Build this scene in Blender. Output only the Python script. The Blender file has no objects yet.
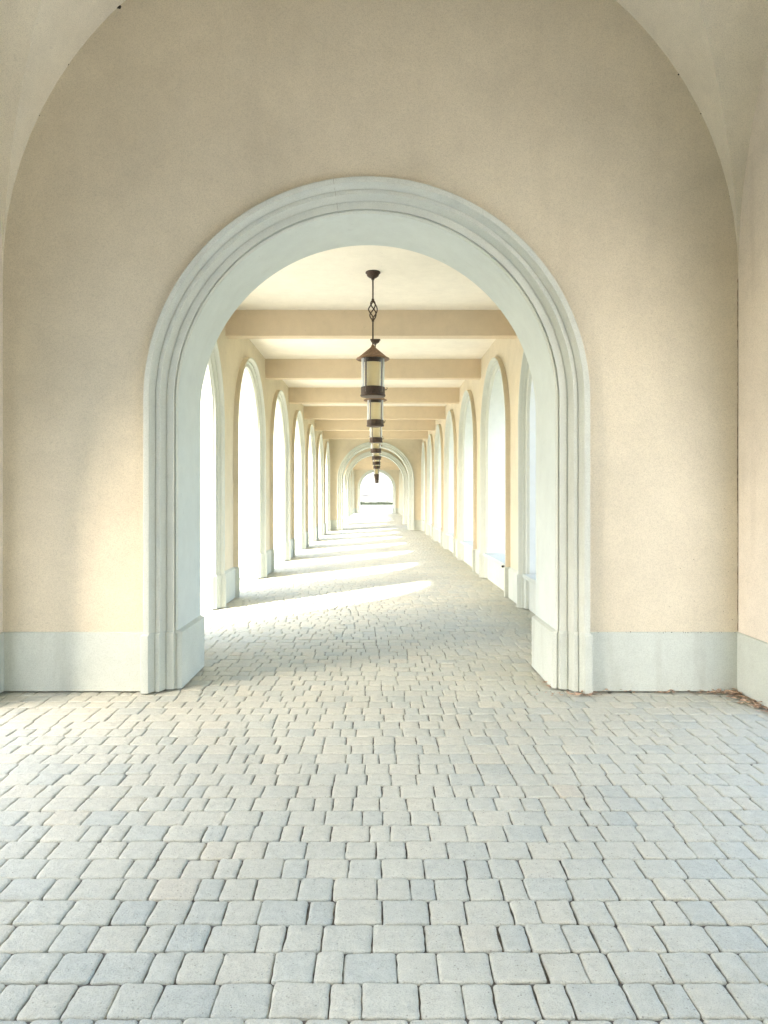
import bpy, bmesh, math, random
import numpy as np
from mathutils import Vector

random.seed(7)
rng = np.random.default_rng(7)
S = bpy.context.scene
COL = S.collection
PI = math.pi

# ------------------------------------------------------------------ materials
def new_mat(name):
    m = bpy.data.materials.new(name); m.use_nodes = True
    nt = m.node_tree; nt.nodes.clear()
    out = nt.nodes.new('ShaderNodeOutputMaterial')
    b = nt.nodes.new('ShaderNodeBsdfPrincipled')
    nt.links.new(b.outputs[0], out.inputs[0])
    return m, nt, b, out

def node(nt, typ, **kw):
    n = nt.nodes.new(typ)
    for k, v in kw.items():
        if isinstance(v, (int, float, tuple, list)) and k in n.inputs: n.inputs[k].default_value = v
        else: setattr(n, k, v)
    return n

def noise(nt, co, scale, detail=3, rough=.55):
    n = nt.nodes.new('ShaderNodeTexNoise')
    n.inputs['Scale'].default_value = scale; n.inputs['Detail'].default_value = detail
    n.inputs['Roughness'].default_value = rough
    nt.links.new(co, n.inputs['Vector']); return n.outputs['Fac']

def ramp(nt, fac, stops):
    r = nt.nodes.new('ShaderNodeValToRGB'); cr = r.color_ramp
    while len(cr.elements) < len(stops): cr.elements.new(.5)
    for e, (p, c) in zip(cr.elements, stops):
        e.position = p; e.color = (c, c, c, 1) if isinstance(c, (int, float)) else (*c, 1)
    nt.links.new(fac, r.inputs[0]); return r.outputs[0]

def mix(nt, a, b, fac=None, f=.5, mode='MIX'):
    n = nt.nodes.new('ShaderNodeMix'); n.data_type = 'RGBA'; n.blend_type = mode
    n.inputs[0].default_value = f
    for v, i in ((a, 6), (b, 7)):
        if isinstance(v, tuple): n.inputs[i].default_value = (*v, 1)
        else: nt.links.new(v, n.inputs[i])
    if fac is not None: nt.links.new(fac, n.inputs[0])
    return n.outputs[2]

def stucco(name, col, grain=160, bump=.25, mottle=.10, speck=.9, rough=.9, dirt=(.30, .25, .18), dirt_amt=.25):
    m, nt, b, out = new_mat(name)
    geo = nt.nodes.new('ShaderNodeNewGeometry'); co = geo.outputs['Position']
    c = np.array(col)
    big = noise(nt, co, .9, 4, .6)
    base = ramp(nt, big, [(.30, tuple(c*(1-mottle))), (.52, tuple(c)), (.72, tuple(np.minimum(c*(1+mottle*.6), .92)))])
    mid = noise(nt, co, 6, 5, .65)
    base = mix(nt, base, ramp(nt, mid, [(.3, .90), (.7, 1.0)]), f=.7, mode='MULTIPLY')
    fine = noise(nt, co, grain, 2, .6)
    base = mix(nt, base, ramp(nt, fine, [(.30, .78), (.52, 1.0), (.72, 1.07)]), f=speck, mode='MULTIPLY')
    # weathering streaks and patches
    mp = nt.nodes.new('ShaderNodeMapping'); mp.inputs['Scale'].default_value = (5, 5, .6)
    nt.links.new(co, mp.inputs[0])
    st = noise(nt, mp.outputs[0], 1.0, 5, .6)
    base = mix(nt, base, dirt, ramp(nt, st, [(.56, 0.0), (.80, dirt_amt)]))
    # scuffs: small irregular marks
    sc = noise(nt, co, 13, 6, .75)
    base = mix(nt, base, tuple(c*.72), ramp(nt, sc, [(.62, 0.0), (.70, .55)]))
    # rare pinholes
    vo = nt.nodes.new('ShaderNodeTexVoronoi'); vo.inputs['Scale'].default_value = 5.5
    nt.links.new(co, vo.inputs['Vector'])
    base = mix(nt, base, tuple(c*.35), ramp(nt, vo.outputs['Distance'], [(.012, .75), (.022, 0.0)]))
    nt.links.new(base, b.inputs['Base Color'])
    b.inputs['Roughness'].default_value = rough
    b.inputs['Specular IOR Level'].default_value = .25
    bp = nt.nodes.new('ShaderNodeBump'); bp.inputs['Strength'].default_value = bump
    bp.inputs['Distance'].default_value = .004
    f2 = noise(nt, co, grain*.55, 4, .7)
    nt.links.new(f2, bp.inputs['Height']); 
    bp2 = nt.nodes.new('ShaderNodeBump'); bp2.inputs['Strength'].default_value = bump*.6
    bp2.inputs['Distance'].default_value = .02
    nt.links.new(noise(nt, co, 4.5, 4, .55), bp2.inputs['Height']); nt.links.new(bp.outputs[0], bp2.inputs['Normal'])
    nt.links.new(bp2.outputs[0], b.inputs['Normal'])
    return m

def plain(name, col, rough=.6, metal=0.0, var=.15, scale=40, bump=0.0):
    m, nt, b, out = new_mat(name)
    tc = nt.nodes.new('ShaderNodeTexCoord'); co = tc.outputs['Object']
    c = np.array(col)
    n = noise(nt, co, scale, 4, .6)
    nt.links.new(ramp(nt, n, [(.3, tuple(c*(1-var))), (.7, tuple(np.minimum(c*(1+var), 1)))]), b.inputs['Base Color'])
    b.inputs['Roughness'].default_value = rough; b.inputs['Metallic'].default_value = metal
    if bump:
        bp = nt.nodes.new('ShaderNodeBump'); bp.inputs['Strength'].default_value = bump; bp.inputs['Distance'].default_value = .003
        nt.links.new(n, bp.inputs['Height']); nt.links.new(bp.outputs[0], b.inputs['Normal'])
    return m

M = {}
M['tan'] = stucco('tan_stucco', (.625, .56, .43), bump=.5, mottle=.10, dirt_amt=.12)
M['vault'] = stucco('vault_plaster', (.74, .685, .555), bump=.45, dirt_amt=.12)
M['trim'] = stucco('trim_plaster', (.56, .58, .52), grain=220, bump=.15, mottle=.07, dirt=(.36, .36, .31), dirt_amt=.35)
M['plinth'] = stucco('plinth_plaster', (.525, .555, .50), grain=200, bump=.15, mottle=.08, dirt=(.30, .29, .24), dirt_amt=.5)
M['reveal'] = stucco('reveal_paint', (.74, .75, .70), grain=220, bump=.12, mottle=.05, speck=.3, dirt=(.45, .45, .40), dirt_amt=.2)
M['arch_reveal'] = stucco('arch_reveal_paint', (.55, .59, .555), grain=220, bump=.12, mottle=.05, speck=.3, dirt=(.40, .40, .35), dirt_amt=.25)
M['cream'] = stucco('cream_stucco', (.73, .66, .56), bump=.5)
M['wing'] = stucco('added_wing_paint', (.74, .73, .71), mottle=.04)  # for the added unseen wings, pale so the sunlit one bounces light
M['ceil'] = stucco('ceiling_plaster', (.84, .79, .69), grain=200, bump=.15, mottle=.05, speck=.3, dirt_amt=.06)
M['beam'] = stucco('beam_plaster', (.68, .565, .41), grain=200, bump=.15, mottle=.06, dirt_amt=.08)
M['gap'] = plain('dark_gap', (.03, .026, .022), .95)
M['crack'] = plain('dusty_crack', (.20, .155, .11), .95, 0, .5, 30)
M['bronze'] = plain('dark_bronze', (.060, .037, .024), .6, .3, .5, 60, .3)
M['rust'] = plain('rusted_cap', (.21, .125, .07), .6, .35, .45, 30, .3)
M['zinc'] = plain('worn_post_metal', (.22, .19, .17), .45, .6, .3, 50)
M['leaf'] = plain('dry_leaf', (.42, .30, .21), .8, 0, .8, 26)
M['hedge'] = plain('hedge_leaf', (.022, .032, .016), .8, 0, .5, 3)

def mat_frost():
    m, nt, b, out = new_mat('frosted_diffuser')
    b.inputs['Base Color'].default_value = (.92, .80, .58, 1); b.inputs['Roughness'].default_value = .5
    tr = nt.nodes.new('ShaderNodeBsdfTranslucent'); tr.inputs[0].default_value = (.97, .86, .64, 1)
    mx = nt.nodes.new('ShaderNodeMixShader'); mx.inputs[0].default_value = .72
    nt.links.new(b.outputs[0], mx.inputs[1]); nt.links.new(tr.outputs[0], mx.inputs[2]); nt.links.new(mx.outputs[0], out.inputs[0])
    return m
M['frost'] = mat_frost()
def mat_glass():
    m, nt, b, out = new_mat('clear_glass')
    b.inputs['Base Color'].default_value = (.9, .95, 1, 1); b.inputs['Roughness'].default_value = .08
    tp = nt.nodes.new('ShaderNodeBsdfTransparent'); tp.inputs[0].default_value = (.93, .96, .97, 1)
    fr = nt.nodes.new('ShaderNodeLayerWeight'); fr.inputs[0].default_value = .35
    mx = nt.nodes.new('ShaderNodeMixShader')
    nt.links.new(fr.outputs['Facing'], mx.inputs[0]); nt.links.new(tp.outputs[0], mx.inputs[1])
    nt.links.new(b.outputs[0], mx.inputs[2]); nt.links.new(mx.outputs[0], out.inputs[0])
    return m
M['glass'] = mat_glass()

def mat_paver():
    m, nt, b, out = new_mat('tumbled_pavers')
    geo = nt.nodes.new('ShaderNodeNewGeometry'); co = geo.outputs['Position']
    at = nt.nodes.new('ShaderNodeAttribute'); at.attribute_name = 'tone'
    tone = at.outputs['Fac']
    base = ramp(nt, tone, [(0, (.47, .49, .43)), (.25, (.52, .53, .455)), (.48, (.56, .555, .46)),
                           (.70, (.585, .57, .465)), (.88, (.60, .57, .455)), (1, (.605, .545, .43))])
    big = noise(nt, co, .8, 3, .5)
    base = mix(nt, base, ramp(nt, big, [(.35, .90), (.65, 1.0)]), f=1, mode='MULTIPLY')
    stn = noise(nt, co, 3.2, 6, .7)
    base = mix(nt, base, (.30, .27, .21), ramp(nt, stn, [(.60, 0.0), (.72, .35)]))
    md = noise(nt, co, 22, 5, .7)
    base = mix(nt, base, ramp(nt, md, [(.3, .84), (.7, 1.04)]), f=.9, mode='MULTIPLY')
    fi = noise(nt, co, 230, 3, .7)
    base = mix(nt, base, ramp(nt, fi, [(.30, .60), (.52, 1.0)]), f=.8, mode='MULTIPLY')
    vo = nt.nodes.new('ShaderNodeTexVoronoi'); vo.inputs['Scale'].default_value = 38
    nt.links.new(co, vo.inputs['Vector'])
    pit = ramp(nt, vo.outputs['Distance'], [(.08, 1.0), (.14, 0.0)])
    base = mix(nt, base, (.16, .15, .13), mix(nt, pit, (0.0, 0.0, 0.0), f=.45))
    nt.links.new(base, b.inputs['Base Color'])
    b.inputs['Roughness'].default_value = .82; b.inputs['Specular IOR Level'].default_value = .35
    bp = nt.nodes.new('ShaderNodeBump'); bp.inputs['Strength'].default_value = .75; bp.inputs['Distance'].default_value = .004
    nt.links.new(fi, bp.inputs['Height'])
    bp2 = nt.nodes.new('ShaderNodeBump'); bp2.inputs['Strength'].default_value = .75; bp2.inputs['Distance'].default_value = .014
    nt.links.new(md, bp2.inputs['Height']); nt.links.new(bp.outputs[0], bp2.inputs['Normal'])
    nt.links.new(bp2.outputs[0], b.inputs['Normal'])
    return m
M['paver'] = mat_paver()
M['sand'] = plain('joint_sand', (.13, .115, .095), .95, 0, .4, 60)
M['plaza'] = stucco('pale_concrete', (.56, .55, .50), grain=60, mottle=.08)
M['bounce_dim'] = stucco('dim_bounce_ground', (.42, .415, .39), grain=60, mottle=.08)  # unseen left ground, greyed to cut bounced light
M['bounce_pale'] = stucco('pale_bounce_ground', (.74, .73, .70), grain=60, mottle=.06)  # unseen right ground, made pale to bounce more light
M['grass'] = plain('dry_grass', (.15, .175, .085), .95, 0, .35, .5)
M['meadow'] = plain('sunlit_meadow', (.118, .112, .082), .95, 0, .75, .3)

# ------------------------------------------------------------------ object helpers
def tag(o, label=None, cat=None, group=None, kind=None):
    if label: o['label'] = label
    if cat: o['category'] = cat
    if group: o['group'] = group
    if kind: o['kind'] = kind
    elif cat: o['kind'] = 'thing'
    return o

def empty(name, loc, label, cat, group=None):
    o = bpy.data.objects.new(name, None); COL.objects.link(o); o.location = loc
    o.empty_display_size = .2
    return tag(o, label, cat, group)

def root_loc(p):
    v = Vector((0, 0, 0))
    while p is not None:
        v += p.location; p = p.parent
    return v

class MB:
    def __init__(s): s.v = []; s.f = []; s.mi = []
    def add(s, vs, fs, mi=0):
        o = len(s.v); s.v += [tuple(v) for v in vs]
        for f in fs: s.f.append(tuple(i+o for i in f)); s.mi.append(mi)
    def box(s, x0, x1, y0, y1, z0, z1, mi=0):
        vs = [(x, y, z) for x in (x0, x1) for y in (y0, y1) for z in (z0, z1)]
        s.add(vs, [(0,1,3,2),(4,6,7,5),(0,4,5,1),(2,3,7,6),(0,2,6,4),(1,5,7,3)], mi)
    def grid(s, P, mi=0, closed=False):
        """P: list of rows of points"""
        n, m = len(P), len(P[0]); vs = [p for r in P for p in r]; fs = []
        for i in range(n-1):
            for j in range(m if closed else m-1):
                k = (j+1) % m
                fs.append((i*m+j, i*m+k, (i+1)*m+k, (i+1)*m+j))
        s.add(vs, fs, mi)
    def lathe(s, prof, n=24, c=(0,0,0), cap=False, mi=0):
        P = [[(c[0]+r*math.cos(2*PI*k/n), c[1]+r*math.sin(2*PI*k/n), c[2]+z) for k in range(n)] for r, z in prof]
        s.grid(P, mi, True)
        if cap:
            o = len(s.v); s.v += P[0]; s.f.append(tuple(range(o, o+n))); s.mi.append(mi)
            o = len(s.v); s.v += P[-1]; s.f.append(tuple(range(o, o+n))); s.mi.append(mi)
    def tube(s, pts, r, n=8, mi=0):
        pts = [Vector(p) for p in pts]; P = []
        for i, p in enumerate(pts):
            d = (pts[min(i+1, len(pts)-1)] - pts[max(i-1, 0)]).normalized()
            a = d.orthogonal().normalized() if abs(d.z) < .9 else Vector((1,0,0)) - d*d.x
            a.normalize(); b = d.cross(a)
            P.append([tuple(p + (a*math.cos(2*PI*k/n) + b*math.sin(2*PI*k/n))*r) for k in range(n)])
        s.grid(P, mi, True)
        for row in (P[0], P[-1]):
            o = len(s.v); s.v += row; s.f.append(tuple(range(o, o+n))); s.mi.append(mi)
    def build(s, name, mats, parent=None, smooth=35, merge=True):
        if not isinstance(mats, (list, tuple)): mats = [mats]
        off = root_loc(parent)
        me = bpy.data.meshes.new(name)
        me.from_pydata([(x-off.x, y-off.y, z-off.z) for x, y, z in s.v], [], s.f)
        for m in mats: me.materials.append(m)
        if len(mats) > 1: me.polygons.foreach_set('material_index', s.mi)
        if merge:
            bm = bmesh.new(); bm.from_mesh(me)
            bmesh.ops.remove_doubles(bm, verts=bm.verts, dist=1e-5)
            bmesh.ops.recalc_face_normals(bm, faces=bm.faces)
            bm.to_mesh(me); bm.free()
        if smooth:
            me.polygons.foreach_set('use_smooth', [True]*len(me.polygons))
            me.set_sharp_from_angle(angle=math.radians(smooth))
        o = bpy.data.objects.new(name, me); COL.objects.link(o)
        if parent is not None: o.parent = parent
        return o

def centre(o):
    """put a top-level mesh's origin at the middle of its base"""
    me = o.data; n = len(me.vertices); a = np.empty(n*3, 'f'); me.vertices.foreach_get('co', a); a = a.reshape(-1, 3)
    lo, hi = a.min(0), a.max(0); c = np.array([(lo[0]+hi[0])/2, (lo[1]+hi[1])/2, lo[2]], 'f')
    me.vertices.foreach_set('co', (a-c).ravel()); o.location = Vector([float(k) for k in c]) + o.location
    return o

# ------------------------------------------------------------------ arch helpers (u along, v up, p out of the wall)
def arch_path(c, R, spring, zb, n):
    pts = [(c-R, zb)]
    for k in range(n+1):
        t = PI - PI*k/n
        pts.append((c + R*math.cos(t), spring + R*math.sin(t)))
    pts.append((c+R, zb)); return pts

def wall_face(mb, T, p, u0, u1, ztop, arches, zb=0, n=40, mi=0):
    """plane at depth p with arched holes (c, R, spring, sill)"""
    cur = u0
    for (c, R, sp, sill) in arches:
        us = [c + R*math.cos(PI - PI*k/n) for k in range(n+1)]
        if c-R > cur: mb.add([T(cur, zb, p), T(c-R, zb, p), T(c-R, sp, p), T(c-R, ztop, p), T(cur, ztop, p)], [(0,1,2,3,4)], mi)
        hs = [sp + math.sqrt(max(R*R-(u-c)**2, 0)) for u in us]
        mb.grid([[T(u, h, p) for u, h in zip(us, hs)], [T(u, ztop, p) for u in us]], mi)
        if sill > zb: mb.add([T(c-R, zb, p), T(c+R, zb, p), T(c+R, sill, p), T(c-R, sill, p)], [(0,1,2,3)], mi)
        cur = c+R
    if u1 > cur: mb.add([T(cur, zb, p), T(u1, zb, p), T(u1, ztop, p), T(cur, ztop, p)], [(0,1,2,3)], mi)

def arch_band(mb, T, c, R, spring, zb, prof, n=48, mis=None):
    """sweep profile [(dr, p)] round the arch"""
    rows = []
    for dr, p in prof:
        rows.append([T(u, v, p) for u, v in arch_path(c, R+dr, spring, zb, n)])
    for i in range(len(rows)-1):
        mb.grid([rows[i], rows[i+1]], 0 if mis is None else mis[i])

def loft_plan(mb, T, polyA, polyB, z0, z1, z2, mi=0):
    """plinth: poly A from z0 to z1, then a chamfer to poly B at z2"""
    n = len(polyA)
    P = [[T(u, z0, p) for u, p in polyA], [T(u, z1, p) for u, p in polyA], [T(u, z2, p) for u, p in polyB]]
    mb.grid(P, mi, True)
    o = len(mb.v); mb.v += P[2]; mb.f.append(tuple(range(o, o+n))); mb.mi.append(mi)
    o = len(mb.v); mb.v += P[0]; mb.f.append(tuple(range(o, o+n))); mb.mi.append(mi)

PROF_MAIN = [(.232, -.03), (.232, .066), (.229, .070), (.192, .070), (.187, .068), (.183, .052), (.174, .034), (.162, .018), (.155, .007), (.150, .006), (.146, .016),
             (.118, .015), (.114, .006), (.107, -.014), (.097, -.038), (.090, -.054), (.084, -.058), (.079, -.049), (.024, -.052), (.022, -.072), (.016, -.072), (.013, -.060), (.004, -.080), (0, -.088)]
PROF_SIDE = [(.18, -.03), (.18, .072), (.177, .075), (.148, .075), (.143, .066), (.128, .036), (.122, .012), (.117, .012), (.114, .024), (.093, .022),
             (.080, -.010), (.022, -.018), (.010, -.044), (0, -.05)]

def leg_polys(c, R, side, prof, T, off=.016, inn=.034):
    """plan polygons (u,p) of one leg's plinth; side=-1 low-u leg, +1 high-u leg"""
    A = []; B = []
    k = len(prof)
    for i, (dr, p) in enumerate(prof):
        g = off if dr > .02 else off*.4
        grow = (off if i < 3 else 0) - (inn if i > k-3 else inn*.35 if i > k-5 else 0)
        A.append((c + side*(R+dr+grow), p + (g if i > 0 else 0)))
        B.append((c + side*(R+dr), p))
    A += [(c + side*(R-inn), -T), (c + side*(R+.10), -T), (c + side*(R+.10), -.03)]
    B += [(c + side*R, -T), (c + side*(R+.10), -T), (c + side*(R+.10), -.03)]
    return A, B

PL = .478     # plinth height
GAP = .014    # shadow gap under plinths

# ------------------------------------------------------------------ cross walls with the big arch
R_M, SP_M = 1.516, 2.307
def cross_wall(Y, thick, halfw, cx, ztop, label, both=True, seams=False, base_halfw=None):
    w = empty('arch_wall', (0, Y+thick/2, 0), label, 'wall', 'cross walls pierced by the round arch')
    T = lambda u, v, p: (u, Y-p, v)
    Tb = lambda u, v, p: (u, Y+thick+p, v)
    mb = MB()
    wall_face(mb, T, 0, cx-halfw, cx+halfw, ztop, [(0, R_M+.18, SP_M, 0)], zb=.03)
    wall_face(mb, Tb, 0, cx-halfw, cx+halfw, ztop, [(0, (R_M+.18), SP_M, 0)], zb=.03)
    for s in (-1, 1):
        x = cx+s*halfw
        mb.add([(x, Y, 0), (x, Y+thick, 0), (x, Y+thick, ztop), (x, Y, ztop)], [(0,1,2,3)])
    mb.add([(cx-halfw, Y, ztop), (cx+halfw, Y, ztop), (cx+halfw, Y+thick, ztop), (cx-halfw, Y+thick, ztop)], [(0,1,2,3)])
    mb.build('wall_face', M['tan'], w)
    ab = MB(); arch_band(ab, T, 0, R_M, SP_M, PL-.002, PROF_MAIN, 96)
    arc = ab.build('archivolt', M['trim'], w)
    bk = MB(); arch_band(bk, Tb, 0, R_M, SP_M, PL-.002, PROF_MAIN, 96)
    bk.build('archivolt', M['trim'], w)
    rv = MB(); arch_band(rv, T, 0, R_M, SP_M, PL-.002, [(0, -.088), (0, -thick+.088)], 96)
    rv.build('reveal', M['arch_reveal'], w)
    for s in (-1, 1):
        pb = MB()
        A, B = leg_polys(0, R_M, s, PROF_MAIN, thick/2)
        loft_plan(pb, T, A, B, GAP, PL-.018, PL)
        loft_plan(pb, Tb, A, B, GAP, PL-.018, PL)
        pb.build('pier_plinth', M['plinth'], w)
        # plain skirting on either face
        hw = base_halfw or halfw
        u0, u1 = sorted((s*(R_M+.242), cx+s*(hw)))
        for TT in (T, Tb):
            sk = MB()
            pr = [(.018, GAP), (.018, PL-.006), (.012, PL), (-.01, PL+.002), (-.01, GAP)]
            sk.grid([[TT(u0, v, p) for p, v in pr], [TT(u1, v, p) for p, v in pr]], 0, True)
            sk.build('skirting', M['plinth'], w)
        gp = MB(); a, b_ = sorted((s*(R_M+.09), cx+s*hw))
        gp.box(a, b_, Y+.12, Y+thick-.12, -.03, GAP+.02)
        gp.build('base_joint', M['gap'], w, smooth=0)
    return w, arc

# ------------------------------------------------------------------ groin vault bay
def vault(Y0, L, a, cx, spring, label):
    yc = Y0+L/2
    v = empty('groin_vault', (cx, yc, spring), label, 'vault', 'groin vaults over the square bays')
    n, m = 40, 10
    e = .03
    for s in (-1, 1):
        mb = MB(); P = []
        for i in range(n+1):
            ph = -PI/2 + PI*i/n; x = a*math.sin(ph); h = a*math.cos(ph); g = abs(math.sin(ph))*L/2
            P.append([(cx+x, yc+s*(g+(L/2+e-g)*j/m), spring+h) for j in range(m+1)])
        mb.grid(P); mb.build('vault_cell', M['vault'], v, merge=False)
        mb = MB(); P = []
        for i in range(n+1):
            ph = -PI/2 + PI*i/n; y = L/2*math.sin(ph); h = a*math.cos(ph); g = abs(math.sin(ph))*a
            P.append([(cx+s*(g+(a+e-g)*j/m), yc+y, spring+h) for j in range(m+1)])
        mb.grid(P); mb.build('vault_cell', M['vault'], v, merge=False)
    return v

def bay_side(Y0, L, xin, s, opened, label, T_=.5, jamb=.5, zlow=0.0):
    """side wall of a vault bay at x = xin, s=+1 right / -1 left"""
    w = empty('bay_side_wall', (xin+s*T_/2, Y0+L/2, 0), label, 'wall', 'side walls of the vaulted bays')
    T = lambda u, v, p: (xin - s*p, u, v)
    SPB = 1.55; ztop = 6.3; yc = Y0+L/2; R = L/2-jamb
    ar = [(yc, R, SPB, 0)] if opened else []
    mb = MB()
    for p in (0, -T_): wall_face(mb, T, p, Y0, Y0+L, ztop, ar, zb=0 if p else .03)
    mb.add([T(Y0, ztop, 0), T(Y0+L, ztop, 0), T(Y0+L, ztop, -T_), T(Y0, ztop, -T_)], [(0,1,2,3)])
    for u in (Y0, Y0+L): mb.add([T(u, 0, 0), T(u, ztop, 0), T(u, ztop, -T_), T(u, 0, -T_)], [(0,1,2,3)])
    mb.build('wall_face', M['cream'], w)
    if opened:
        rv = MB(); arch_band(rv, T, yc, R, SPB, 0, [(0, 0), (0, -T_)], 64); rv.build('reveal', M['reveal'], w)
    spans = [(Y0, Y0+jamb), (Y0+L-jamb, Y0+L)] if opened else [(Y0, Y0+L)]
    for a, b in spans:
        sk = MB(); pr = [(.018, GAP), (.018, PL-.006), (.012, PL), (-.01, PL+.002), (-.01, GAP)]
        sk.grid([[T(a, v, p) for p, v in pr], [T(b, v, p) for p, v in pr]], 0, True)
        sk.build('skirting', M['plinth'], w)
    return w

# ------------------------------------------------------------------ arcade walls of the corridor
R_S, SP_S, HW, TW = 1.15, 2.58, 2.11, .78
SILL = .475
def arcade(Ya, Yb, centres, s, label, sill):
    w = empty('arcade_wall', (s*(HW+TW/2), (Ya+Yb)/2, 0), label, 'wall', 'arcaded side walls of the corridor')
    T = lambda u, v, p: (s*(HW-p), u, v)
    mb = MB(); ar = [(c, R_S+.12, SP_S, 0) for c in centres]
    wall_face(mb, T, 0, Ya, Yb, 4.6, ar, zb=.03)
    ar2 = [(c, R_S+.0, SP_S, 0) for c in centres]
    wall_face(mb, T, -TW, Ya, Yb, 4.6, ar2, zb=-.02)
    mb.add([T(Ya, 4.6, 0), T(Yb, 4.6, 0), T(Yb, 4.6, -TW), T(Ya, 4.6, -TW)], [(0,1,2,3)])
    mb.build('wall_face', M['tan'], w)
    k = len(PROF_SIDE)-1
    for c in centres:
        ab = MB(); arch_band(ab, T, c, R_S, SP_S, PL-.002, PROF_SIDE, 56, [1, 1]+[0]*(k-2)); ab.build('archivolt', [M['trim'], M['tan']], w)
        rv = MB(); arch_band(rv, T, c, R_S, SP_S, PL-.002 if not sill else SILL-.01, [(0, -.05), (0, -TW)], 56); rv.build('reveal', M['reveal'], w)
        if sill:
            sb = MB(); a, b = c-R_S+.002, c+R_S-.002
            pr = [(.044, SILL-.034), (.052, SILL-.026), (.052, SILL+.010), (.042, SILL+.022), (-TW-.04, SILL+.004), (-TW-.04, SILL-.045), (-.02, SILL-.045), (-.02, SILL-.032)]
            a, b = c-R_S+.04, c+R_S-.04
            sb.grid([[T(a, v, p) for p, v in pr], [T(b, v, p) for p, v in pr]], 0, True); so = sb.build('sill', M['trim'], w)
            pp = MB(); x0, x1 = sorted((s*(HW+.046), s*(HW+TW-.01)))
            pp.box(x0, x1, c-R_S+.003, c+R_S-.003, .002, SILL-.04); pp.build('parapet', M['trim'], w)
    edges = [Ya] + [v for c in centres for v in (c-R_S, c+R_S)] + [Yb]
    for i in range(0, len(edges), 2):
        a, b = edges[i], edges[i+1]
        # one plinth per pier: the casing legs and the wall between them
        pb = MB()
        if i > 0:
            c = a - R_S; A, B = leg_polys(c, R_S, 1, PROF_SIDE, TW-.002, .016, .03 if not sill else .002); loft_plan(pb, T, A, B, GAP, PL-.018, PL)
        if i < len(edges)-2:
            c = b + R_S; A, B = leg_polys(c, R_S, -1, PROF_SIDE, TW-.002, .016, .03 if not sill else .002); loft_plan(pb, T, A, B, GAP, PL-.018, PL)
        a2 = a + (.194 if i > 0 else 0); b2 = b - (.194 if i < len(edges)-2 else 0)
        if b2 > a2:
            pr = [(.034, GAP), (.034, PL-.03), (.004, PL), (-.02, PL), (-.02, GAP)]
            pb.grid([[T(a2, v, p) for p, v in pr], [T(b2, v, p) for p, v in pr]], 0, True)
            for u in (a2, b2): pb.add([T(u, v, p) for p, v in pr], [(0,1,2,3,4)])
        pb.build('pier_plinth', M['plinth'], w)
        gp = MB(); x0, x1 = sorted((s*(HW+.07), s*(HW+TW-.03)))
        gp.box(x0, x1, a+.02, b-.02, -.03, GAP+.004); gp.build('base_joint', M['gap'], w, smooth=0)
    return w

# ------------------------------------------------------------------ BUILD THE CLOISTER
Y1, TH = 5.54, .88                     # near cross wall
BW, BCX, BSP = 2.91, .03, 3.31         # vault bay half width, centre, springing
C1 = [8.4 + 3.6*k for k in range(7)]
Y2 = 31.8                              # middle cross walls
Y3 = Y2+TH+5.5
C2 = [Y3+TH+1.8 + 3.6*k for k in range(7)]
Y4 = Y3+TH+25.2
YE = Y4+TH

near_wall, near_arc = cross_wall(Y1, TH, 3.5, BCX, 6.4, 'nearest tan stucco wall filling the frame, pierced by the big pale moulded arch', base_halfw=BW)
cross_wall(Y2, TH, 3.5, 0, 6.4, 'tan end wall of the first corridor, its pale arch seen behind the seventh lantern')
cross_wall(Y3, TH, 3.5, 0, 6.4, 'far tan wall whose pale arch shows as the inner ring within the mid-corridor arch')
cross_wall(Y4, TH, 3.5, 0, 6.4, 'farthest tan wall, its small arch framing the bright outdoors')
vault(-.36, 5.9, BW, BCX, BSP, 'cream plaster groin vault above the foreground, springing from the near wall corners')
vault(Y2+TH, 5.5, BW, 0, BSP, 'cream groin vault of the middle bay, hidden between the two inner arches')
bay_side(-.36, 5.9, BCX+BW, 1, True, 'pinkish cream stucco side wall at the right edge, dry leaves at its foot')
bay_side(-.36, 5.9, BCX-BW, -1, True, 'sliver of cream stucco side wall at the left edge of the frame', jamb=.5)
bay_side(Y2+TH, 5.5, BW, 1, True, 'right side wall of the middle bay, behind the mid-corridor arch')
bay_side(Y2+TH, 5.5, -BW, -1, True, 'left side wall of the middle bay, behind the mid-corridor arch')
arcade(Y1+TH, Y2, C1, -1, 'left arcade of the near corridor, pale arches open down to the pavers, sunlit reveals', False)
near_right = arcade(Y1+TH, Y2, C1, 1, 'right arcade of the near corridor, pale arches above low parapets with sills', True)
arcade(Y3+TH, Y4, C2, -1, 'distant left arcade seen through the mid-corridor arch', False)
arcade(Y3+TH, Y4, C2, 1, 'distant right arcade seen through the mid-corridor arch', True)

# unseen rear wall, added with a low opening to hold light back
rw = empty('added_rear_wall', (BCX, -.58, 0), 'added tan rear wall behind the viewer, its low opening limiting the light', 'wall')
Tr = lambda u, v, p: (u, -.36-p, v)
m = MB()
for p_ in (0, .45): wall_face(m, Tr, p_, BCX-3.4, BCX+3.4, 6.4, [(BCX, .6, 1.5, 0)])
m.build('wall_face', M['tan'], rw)
m = MB(); arch_band(m, Tr, BCX, .6, 1.5, 0, [(0, 0), (0, .45)], 64); m.build('reveal', M['reveal'], rw)

mb = MB(); mb.tube([(HW-.04, C1[1]-R_S+.09, SILL-.015), (HW-.085, C1[1]-R_S+.09, SILL-.02)], .017, 10)
mb.build('drain_spout', M['gap'], near_right)

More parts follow.
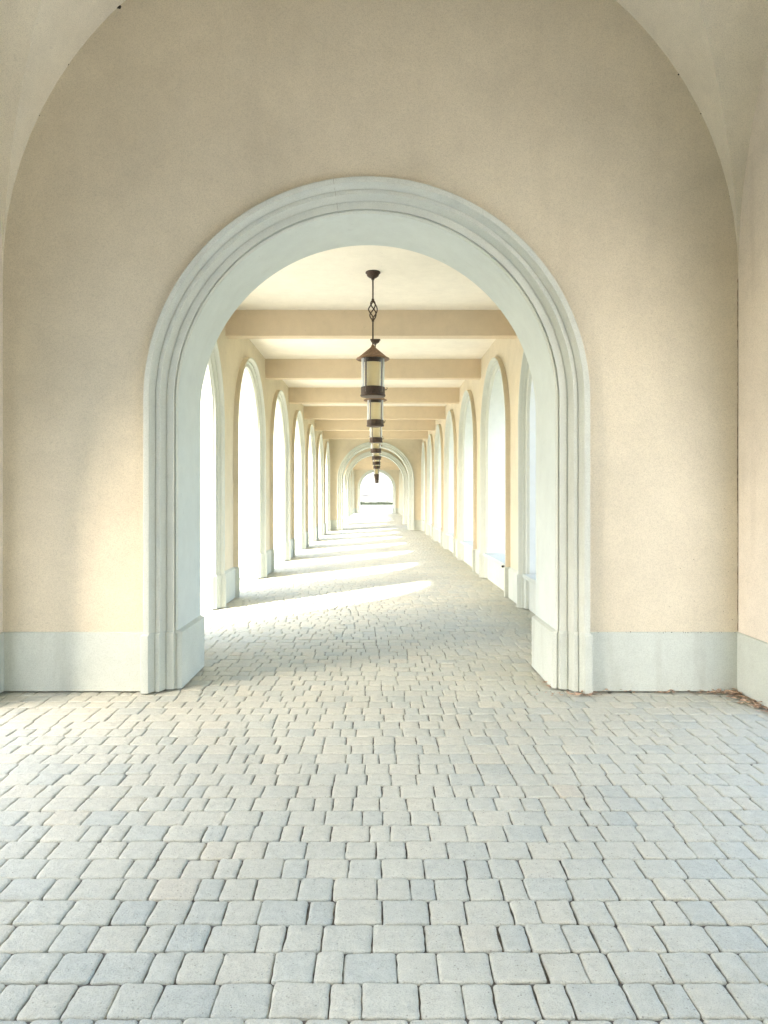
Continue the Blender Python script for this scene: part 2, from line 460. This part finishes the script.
# added unseen blocks: left one keeps sun off the bay, right one bounces it
def wing(x0, x1, y0, y1, h, label, facing):
    r = empty('added_light_wing', ((x0+x1)/2, (y0+y1)/2, 0), label, 'building')
    m = MB(); m.box(x0, x1, y0, y1, -.1, h); m.build('wall', M['wing'], r, 0)
    m = MB(); m.box(x0-.3, x1+.3, y0-.3, y1+.3, h, h+.35); m.build('cornice', M['trim'], r, 0)
    xf = x1 if facing > 0 else x0
    for k in range(int((y1-y0)//4)):
        y = y0+2+4*k
        m = MB(); m.box(xf-.04, xf+.04, y-.55, y+.55, 1.1, 3.0); f = m.build('window', M['trim'], r, 0)
        m = MB(); m.box(xf-.05, xf+.05, y-.45, y+.45, 1.2, 2.9); m.build('pane', M['gap'], f, 0)
wing(-12, -9.4, -30, -3.2, 13, 'tall added wing on the left behind the viewer, blocking sun from the bay', 1)
wing(11.5, 20, -26, -4.0, 10, 'added wing on the right behind the viewer, bouncing sunlight into the bay', -1)

# ceilings
H_C, H_B = 4.242, 3.868
for a, b in ((Y1+TH, Y2), (Y3+TH, Y4)):
    mb = MB(); mb.box(-HW-.5, HW+.5, a-.02, b+.02, H_C, H_C+.3); tag(mb.build('ceiling', M['ceil'], None, 0), kind='structure')
for a, b in ((-.36, 6.4), (Y2, Y3+TH)):
    mb = MB(); mb.box(-3.55, 3.55, a, b, 6.36, 6.5); tag(mb.build('roof', M['plaza'], None, 0), kind='structure')

ORD = ['first', 'second', 'third', 'fourth', 'fifth', 'sixth', 'seventh']
def beam(yc, label):
    b = MB(); y0, y1, e = yc-.10, yc+.10, .006
    pr = [(y0, H_C+.02), (y0, H_B+e), (y0+e, H_B), (y1-e, H_B), (y1, H_B+e), (y1, H_C+.02)]
    x0, x1 = -HW-.02, HW+.02
    b.grid([[(x0, y, z) for y, z in pr], [(x1, y, z) for y, z in pr]], 0, True)
    o = centre(b.build('ceiling_beam', M['beam'], None, 20)); tag(o, label, 'beam', 'cross beams under the corridor ceiling')
for i in range(6):
    beam(C1[i]+1.8, ['widest tan ceiling beam, just above the nearest lantern cap',
                     'second tan ceiling beam from the near arch, level with the nearest lantern cap',
                     'third tan ceiling beam from the near arch, behind the nearest lantern glass',
                     'fourth tan ceiling beam from the near arch, behind the second lantern',
                     'fifth tan ceiling beam from the near arch, one before the last of the near corridor',
                     'last tan ceiling beam of the near corridor, just above the mid-corridor arch'][i])
for i in range(6):
    beam(C2[i]+1.8, '%s ceiling beam of the distant corridor, seen through the mid-corridor arch' % ORD[i])

# ------------------------------------------------------------------ lanterns
def make_lantern(loc):
    r = empty('hanging_lantern', loc, 'x', 'lantern', 'bronze lanterns hanging down the corridor axis')
    x, y, z0 = loc            # loc is at the lantern's bottom
    def P(): return MB()
    top = H_C - z0            # height of the ceiling above the bottom (1.486)
    m = P(); m.lathe([(.0, top), (.088, top), (.090, top-.012), (.078, top-.020), (.070, top-.045), (.045, top-.066), (.022, top-.074), (.018, top-.092), (0, top-.092)], 28, loc)
    m.build('canopy', M['bronze'], r)
    cz = z0+top
    m = P(); m.tube([(x, y, cz-.09), (x, y, cz-.325)], .0095, 10); 
    m.lathe([(0, .012), (.014, .010), (.017, 0), (.014, -.010), (0, -.012)], 12, (x, y, cz-.33))
    m.build('rod', M['bronze'], r)
    m = P()
    b0, b1 = cz-.34, cz-.575
    for k in range(4):
        pts = []
        for i in range(19):
            t = i/18; ang = k*PI/2 + t*PI*1.15; rr = 0.008 + .044*math.sin(PI*t)**.85
            pts.append((x+rr*math.cos(ang), y+rr*math.sin(ang), b0+(b1-b0)*t))
        m.tube(pts, .0075, 8)
    m.build('twisted_basket', M['bronze'], r)
    m = P(); m.lathe([(0, .012), (.014, .010), (.017, 0), (.014, -.010), (0, -.012)], 12, (x, y, b1-.008))
    m.tube([(x, y, b1), (x, y, z0+.60)], .0095, 10); m.build('rod', M['bronze'], r)
    cap = P(); cap.lathe([(0, .628), (.016, .624), (.022, .606), (.030, .594), (.180, .468), (.198, .462), (.201, .452), (.192, .446), (.176, .452), (.14, .458), (0, .47)], 40, loc)
    cap.build('cap', M['rust'], r)
    m = P(); m.lathe([(.128, .458), (.136, .458), (.136, .405), (.128, .405), (.128, .458)], 32, loc); m.build('upper_band', M['bronze'], r)
    g = P(); g.lathe([(.139, .452), (.139, .105)], 40, loc); g.build('glass', M['glass'], r)
    f = P(); f.lathe([(.0, .440), (.106, .440), (.106, .110), (0, .110)], 32, loc); f.build('diffuser', M['frost'], r)
    for k in range(4):
        a = PI/4 + k*PI/2 + .12
        p = P(); cx, cy = x+.134*math.cos(a), y+.134*math.sin(a); w = .011
        p.tube([(cx, cy, z0+.455), (cx, cy, z0+.05)], w, 6); p.build('post', M['zinc'], r)
    bb = P(); bb.lathe([(.0, .118), (.136, .118), (.144, .114), (.144, .036), (.140, .030), (.150, .026), (.152, .012), (.142, .002), (.06, 0), (0, 0)], 36, loc)
    base = bb.build('base_ring', M['bronze'], r)
    h = P(); h.tube([(x+.142, y, z0+.085), (x+.165, y, z0+.088), (x+.172, y, z0+.105), (x+.165, y, z0+.115)], .006, 6); h.build('latch', M['bronze'], base)
    return r
def dup(root, loc):
    r = root.copy(); COL.objects.link(r); r.location = loc
    for ch in list(root.children):
        c = ch.copy(); COL.objects.link(c); c.parent = r
        for g in list(ch.children):
            d = g.copy(); COL.objects.link(d); d.parent = c
    return r
Z_L = 2.744
LX = .03
L0 = make_lantern((LX, C1[0], Z_L))
L0['label'] = 'nearest bronze lantern with whole conical cap, rod and glass in view'
L1L = ['second bronze lantern from the near arch, its cap tucked under the nearest one',
       'third bronze lantern from the near arch, in front of the fourth beam',
       'fourth bronze lantern from the near arch, half hidden by the third',
       'fifth bronze lantern from the near arch, at the crown of the mid-corridor arch',
       'sixth bronze lantern from the near arch, small, just under the fifth',
       'seventh and last bronze lantern before the mid-corridor arch']
for i in range(1, 7):
    d = dup(L0, (LX+[0, .017, .02, .01, .024, .016, .02][i], C1[i], Z_L)); d['label'] = L1L[i-1]
for i in range(7):
    d = dup(L0, (LX, C2[i], Z_L)); d['label'] = '%s tiny lantern of the distant corridor, beyond the mid-corridor arch' % ORD[i]

# ------------------------------------------------------------------ small marks on the near wall and vault
def blobs(name, pts, mat, parent, jit=.4):
    mb = MB()
    for (x, y, z, r, ax) in pts:
        n = 7; ring = []
        for k in range(n):
            a = 2*PI*k/n; q = r*(1+random.uniform(-jit, jit))
            if ax == 'y': ring.append((x+q*math.cos(a), y-.003, z+q*math.sin(a)))
            else: ring.append((x-.003, y+q*math.cos(a), z+q*math.sin(a)))
        o = len(mb.v); c = (x, y-.006, z) if ax == 'y' else (x-.006, y, z)
        mb.add(ring+[c], [(k, (k+1) % n, n) for k in range(n)])
    o = mb.build(name, mat, parent, merge=False); o['kind'] = 'stuff'; return o
pts = []
z = PL+.01; cl, cr_ = [], []
wv = .003
while z < 3.28:                        # ragged open joint in the right corner
    wv = min(max(wv + random.gauss(0, .0014), .0004), .0045); m_ = BCX+BW-.0045+random.gauss(0, .0012)
    cl.append((m_-wv, Y1-.0025, z)); cr_.append((BCX+BW-.001, Y1-.0025, z)); z += random.uniform(.012, .03)
mb = MB(); mb.grid([cl, cr_]); mb.build('corner_crack', M['crack'], near_wall, 0, merge=False)
for k in range(26):                    # line above the skirting
    pts.append((random.uniform(1.78, 2.92), Y1-.019, PL+random.uniform(-.002, .005), random.uniform(.0012, .004), 'y'))
for k in range(36):                    # scuffs low in the right corner
    pts.append((BCX+BW-abs(random.gauss(0, .22))-.01, Y1 if random.random() < .6 else Y1-.018, .55+abs(random.gauss(0, .35)), random.uniform(.001, .0032), 'y'))
for k in range(len(pts)-36, len(pts)):
    x, y, z, r, a = pts[k]
    pts[k] = (x, Y1 if z > PL else Y1-.018, z, r, a)
blobs('wall_specks', pts, M['gap'], near_wall)
pts = []
for k in range(9):                     # specks and screw holes along the vault's wall line
    a = random.uniform(.15, PI-.15)
    pts.append((BCX+BW*math.cos(a)*.998, Y1, BSP+BW*math.sin(a)*.998, random.choice([.003, .004, .005, .009]), 'y'))
pts.append((BCX - 1.995, Y1, BSP+2.115, .02, 'y'))
pts.append((BCX - 2.39, Y1, BSP+1.66, .009, 'y'))
blobs('screw_holes', pts, M['gap'], near_wall)
# hairline joint across the archivolt
mb = MB()
a = math.radians(98.6)
for (r0, r1, p) in ((R_M+.205, R_M+.253, .0725), (R_M+.03, R_M+.205, .0)):
    pass
for i in range(len(PROF_MAIN)-1):
    (d0, p0), (d1, p1) = PROF_MAIN[i], PROF_MAIN[i+1]
    da = .0006
    q = []
    for dr, p, aa in ((d0, p0, a-da), (d1, p1, a-da), (d1, p1, a+da), (d0, p0, a+da)):
        rr = R_M+dr; q.append((rr*math.cos(aa), Y1-p-.0015, SP_M+rr*math.sin(aa)+.0008))
    mb.add(q, [(0,1,2,3)])
mb.build('casting_joint', M['crack'], near_arc, merge=False)

# ------------------------------------------------------------------ floor of tumbled pavers
def ring_pts(n_corner):
    """unit description of a rounded rectangle: list of (sx, sy, ca, sa)"""
    out = []
    for (sx, sy, a0) in ((1, 1, 0), (-1, 1, PI/2), (-1, -1, PI), (1, -1, 3*PI/2)):
        for k in range(n_corner):
            t = a0 + PI/2*(k/(n_corner-1) if n_corner > 1 else .5)
            out.append((sx, sy, math.cos(t), math.sin(t)))
    return np.array(out)

def stones(rects, ncorner, nedge, rings, crad, jit):
    """rects: (M,4) centre x, y, half w, half d"""
    Mn = len(rects); rp = ring_pts(ncorner); nc = ncorner
    cx, cy, hw, hd = [rects[:, i][:, None] for i in range(4)]
    ci = np.repeat(np.arange(4), nc)
    cr = crad*(.6+.8*rng.random((Mn, 4)))[:, ci]
    jx = rng.normal(0, jit*.22, (Mn, 4*nc)); jy = rng.normal(0, jit*.22, (Mn, 4*nc))
    jx += rng.normal(0, jit*.9, (Mn, 4))[:, ci]; jy += rng.normal(0, jit*.9, (Mn, 4))[:, ci]
    ej = rng.normal(-jit*.5, jit*.9, (Mn, 4, max(nedge, 1)))
    N = 4*(nc+nedge)
    lift = rng.normal(0, .0012, (Mn, 1)); tx = rng.normal(0, .008, (Mn, 1)); ty = rng.normal(0, .008, (Mn, 1))
    V = []
    for inset, z in rings:
        w = hw-inset; d = hd-inset; c = np.maximum(cr-inset*.5, .004)
        x0 = rp[:, 0]*(w-c) + rp[:, 2]*c + jx; y0 = rp[:, 1]*(d-c) + rp[:, 3]*c + jy
        xs, ys = [], []
        for q in range(4):
            xs += [x0[:, q*nc+k] for k in range(nc)]; ys += [y0[:, q*nc+k] for k in range(nc)]
            ia, ib = q*nc+nc-1, ((q+1) % 4)*nc
            for e in range(nedge):
                t = (e+1)/(nedge+1)
                ex = x0[:, ia]*(1-t)+x0[:, ib]*t; ey = y0[:, ia]*(1-t)+y0[:, ib]*t
                if q == 0: ey = ey + ej[:, q, e]
                elif q == 1: ex = ex - ej[:, q, e]
                elif q == 2: ey = ey - ej[:, q, e]
                else: ex = ex + ej[:, q, e]
                xs.append(ex); ys.append(ey)
        x = np.stack(xs, -1); y = np.stack(ys, -1)
        zz = z + lift + tx*x + ty*y
        V.append(np.stack([cx+x, cy+y, zz], -1))
    ctr = np.stack([cx, cy, .0012+lift], -1)
    V = np.concatenate(V+[ctr], 1)          # (M, R*N+1, 3)
    R = len(rings); K = R*N+1
    quads = [(r*N+j, r*N+(j+1) % N, (r+1)*N+(j+1) % N, (r+1)*N+j) for r in range(R-1) for j in range(N)]
    tris = [((R-1)*N+j, (R-1)*N+(j+1) % N, R*N) for j in range(N)]
    off = (np.arange(Mn)*K)[:, None, None]
    Q = (np.array(quads)[None]+off).reshape(-1, 4); T3 = (np.array(tris)[None]+off).reshape(-1, 3)
    tone = np.repeat(np.clip(rng.beta(4.5, 4.5, Mn), 0, 1), K)
    return V.reshape(-1, 3), Q, T3, tone

PITCH, JOINT = .153, .0033
def lay(y0, y1, x0f, x1f, align=2.0825):
    rects = []
    k0 = round((y0-align)/PITCH); k1 = round((y1-align)/PITCH)
    for k in range(k0, k1):
        yc = align + (k+.5)*PITCH; x = x0f(yc) - random.uniform(0, .17); prev = None
        while x < x1f(yc):
            w = random.choices((.098, .134, .177), (.22, .40, .38))[0]*random.uniform(.97, 1.03)
            rects.append((x+w/2, yc+random.gauss(0, .0012), (w-JOINT)/2, (PITCH-JOINT)/2+random.gauss(0, .0010))); x += w
    return np.array(rects)
def xl(y): return -2.95 if (y < Y1+.3 or Y2+.3 < y < Y3+.3) else (-1.62 if y < Y1+TH else -2.85)
def xr(y): return 3.0 if (y < Y1+.3 or Y2+.3 < y < Y3+.3) else (1.62 if y < Y1+TH else 2.25)
sets = [stones(lay(.9, 9.5, xl, xr), 4, 3, [(0, -.035), (-.0003, -.009), (.0016, -.0040), (.0055, -.0013), (.016, -.0002)], .015, .0015),
        stones(lay(9.5, 22, xl, xr), 2, 1, [(0, -.035), (0, -.008), (.004, -.0018), (.014, 0)], .015, .0013),
        stones(lay(22, YE+.6, xl, xr), 2, 0, [(0, -.03), (.001, -.005), (.008, 0)], .015, .0010)]
vs, loops, starts, totals, tones = [], [], [], [], []
vo = 0; lo = 0
for V, Q, T3, tn in sets:
    vs.append(V); tones.append(tn)
    loops += [(Q+vo).ravel(), (T3+vo).ravel()]
    starts += [lo+4*np.arange(len(Q)), lo+4*len(Q)+3*np.arange(len(T3))]
    totals += [np.full(len(Q), 4), np.full(len(T3), 3)]
    lo += 4*len(Q)+3*len(T3); vo += len(V)
vs = np.concatenate(vs).astype('f'); loops = np.concatenate(loops).astype('i'); starts = np.concatenate(starts).astype('i'); totals = np.concatenate(totals).astype('i')
me = bpy.data.meshes.new('floor')
me.vertices.add(len(vs)); me.vertices.foreach_set('co', vs.ravel())
me.loops.add(len(loops)); me.loops.foreach_set('vertex_index', loops)
me.polygons.add(len(starts)); me.polygons.foreach_set('loop_start', starts); me.polygons.foreach_set('loop_total', totals)
me.update(calc_edges=True); me.validate()
at = me.attributes.new('tone', 'FLOAT', 'POINT'); at.data.foreach_set('value', np.concatenate(tones).astype('f'))
me.polygons.foreach_set('use_smooth', [True]*len(me.polygons))
me.materials.append(M['paver'])
fl = bpy.data.objects.new('floor', me); COL.objects.link(fl); tag(fl, kind='structure')
mb = MB(); mb.box(-2.84, 3.19, -.6, YE+.6, -.12, -.0125); tag(mb.build('paving_bed', M['sand'], None, 0), kind='structure')
mb = MB(); mb.add([(-2.95, -.6, .0), (3.0, -.6, 0), (3.0, .93, 0), (-2.95, .93, 0)], [(0,1,2,3)]); tag(mb.build('rear_pavement', M['plaza'], None, 0), kind='structure')

# ------------------------------------------------------------------ outdoors
mb = MB(); mb.add([(-600, -600, -.14), (600, -600, -.14), (600, 900, -.14), (-600, 900, -.14)], [(0,1,2,3)])
tag(mb.build('ground', M['grass'], None, 0), kind='structure')
mb = MB()
mb.box(-16, -2.85, 5.8, YE+.6, -.3, -.03); mb.box(-4.2, -2.85, -25, 5.8, -.3, -.03); mb.box(-5, 5, YE+.6, 128, -.3, -.03); mb.box(-2.85, 3.2, -25, -.6, -.3, -.03)
tag(mb.build('pavement', M['plaza'], None, 0), kind='structure')
mb = MB(); mb.box(3.2, 14, -25, 5.6, -.3, -.028); tag(mb.build('bounce_ground', M['bounce_pale'], None, 0), kind='structure')  # ground out of view, kept bright to throw sunlight in from the right
mb = MB(); mb.box(-16, -4.2, -25, 5.8, -.3, -.026); tag(mb.build('dim_ground', M['bounce_dim'], None, 0), kind='structure')  # ground out of view, kept duller to weaken the glow from the left
# far hedge: many small leaf faces over a low dense core
mb = MB()
mb.box(-9, 9, 130.8, 131.2, -.14, .42)
for k in range(5200):
    x = random.uniform(-9, 9); y = 131 + random.uniform(-.5, .5)
    h = .50+.10*math.sin(x*1.3)+.06*math.sin(x*4.1)
    c = Vector((x, y, (random.random()**.7)*h))
    s_ = random.uniform(.04, .09); d = Vector((random.gauss(0, 1), random.gauss(0, 1), random.gauss(0, 1))).normalized(); e = d.orthogonal().normalized()*s_; f = d.cross(e)
    mb.add([c-e, c-f*.5, c+e, c+f*.5], [(0,1,2,3)])

tag(centre(mb.build('hedge', M['hedge'], None, 0, merge=False)), 'low dark green hedge crossing the bright view through the farthest arch', 'hedge')
# pale sunlit rise beyond the hedge
P = []
for i in range(60):
    t = i/59; y = 145 + 230*t
    P.append([(x, y, -.2 + 34*(t**1.25) + 1.4*math.sin(x*.045+y*.02) * t + .8*math.sin(x*.11)*t) for x in np.linspace(-260, 260, 70)])
mb = MB(); mb.grid(P); tag(mb.build('hill', M['meadow'], None, 40), kind='structure')

# dry leaves swept into the right corner and the pier's foot
def litter(pts, label):
    mb = MB()
    for (x, y) in pts:
        s_ = random.uniform(.014, .040); a = random.uniform(0, 2*PI); z = .006 + abs(random.gauss(0, .012)); el = random.uniform(.45, .8)
        curl = random.uniform(.1, .6)*s_; tilt = random.uniform(-.5, .5)
        loc = []
        for (u, v) in ((-1, 0), (-.3, el*.5), (.4, el*.45), (1, 0), (.4, -el*.45), (-.3, -el*.5), (0, 0)):
            w = curl*(v*v*4 + u*u*.5) + tilt*(v*.9+u*.5)*s_*.8
            loc.append((x+s_*(u*math.cos(a)-v*math.sin(a)), y+s_*(u*math.sin(a)+v*math.cos(a)), z+w))
        mb.add(loc, [(0,1,6),(1,2,6),(2,3,6),(3,4,6),(4,5,6),(5,0,6)])
    o = mb.build('leaf_litter', M['leaf'], None, 0, merge=False); centre(o); tag(o, label, 'leaves', None, 'stuff')
pts = []
while len(pts) < 120:
    t = abs(random.gauss(0, .42)); d = abs(random.gauss(0, .045+.03*max(0, 1-t*2)))
    if t < 1.1 and d < .2: pts.append((BCX+BW-.03-d, Y1-.03-t))
while len(pts) < 170:
    t = abs(random.gauss(0, .13)); d = abs(random.gauss(0, .05))
    pts.append((BCX+BW-.03-t, Y1-.03-d))
litter(pts, 'brown dry leaves heaped in the right corner at the wall foot')
litter([(1.62+random.gauss(0, .14), Y1-.085-abs(random.gauss(0, .018))) for k in range(34)] + [(1.50+random.uniform(-.04, .03), Y1+random.uniform(.0, .35)) for k in range(16)],
       'a few dry leaf scraps at the foot of the right arch pier')
litter([(random.uniform(1.75, 2.75), Y1-.03-abs(random.gauss(0, .012))) for k in range(26)], 'thin scatter of leaf scraps along the right skirting')

# ------------------------------------------------------------------ light
AZ = Vector((.68, .735, 0)).normalized(); EL = math.radians(33)
d = Vector((AZ.x*math.cos(EL), AZ.y*math.cos(EL), -math.sin(EL)))
sl = bpy.data.lights.new('sun', 'SUN'); sl.energy = 2.0; sl.angle = math.radians(1.5); sl.color = (1, .95, .86)
so = bpy.data.objects.new('sun', sl); COL.objects.link(so); so.rotation_euler = d.to_track_quat('-Z', 'Y').to_euler(); so.location = (-30, -30, 40)
W = bpy.data.worlds.new('World'); S.world = W; W.use_nodes = True
nt = W.node_tree; nt.nodes.clear()
sky = nt.nodes.new('ShaderNodeTexSky'); sky.sky_type = 'NISHITA'; sky.sun_disc = False
sky.sun_elevation = EL; sky.sun_rotation = math.atan2(-AZ.x, -AZ.y); sky.air_density = 1.0; sky.dust_density = 3.0; sky.ozone_density = 1.0
bg = nt.nodes.new('ShaderNodeBackground'); bg.inputs[1].default_value = .15
wo = nt.nodes.new('ShaderNodeOutputWorld'); nt.links.new(sky.outputs[0], bg.inputs[0]); nt.links.new(bg.outputs[0], wo.inputs[0])

# ------------------------------------------------------------------ camera and render
cd = bpy.data.cameras.new('camera'); cam = bpy.data.objects.new('camera', cd); COL.objects.link(cam)
cam.location = (.085, 0, 1.55); cam.rotation_euler = (PI/2, 0, 0)
cd.sensor_fit = 'AUTO'; cd.sensor_width = 36; cd.lens = 36*700/1024
cd.shift_x = 6.5/1024; cd.shift_y = -15.5/1024
cd.clip_start = .05; cd.clip_end = 3000
S.camera = cam
S.render.engine = 'CYCLES'
c = S.cycles
c.max_bounces = 16; c.diffuse_bounces = 12; c.glossy_bounces = 4; c.transparent_max_bounces = 24; c.transmission_bounces = 6
c.use_denoising = True; c.caustics_reflective = False; c.caustics_refractive = False
c.sample_clamp_indirect = 10
vs_ = S.view_settings; vs_.view_transform = 'Standard'; vs_.look = 'None'; vs_.exposure = 3.33; vs_.gamma = 1
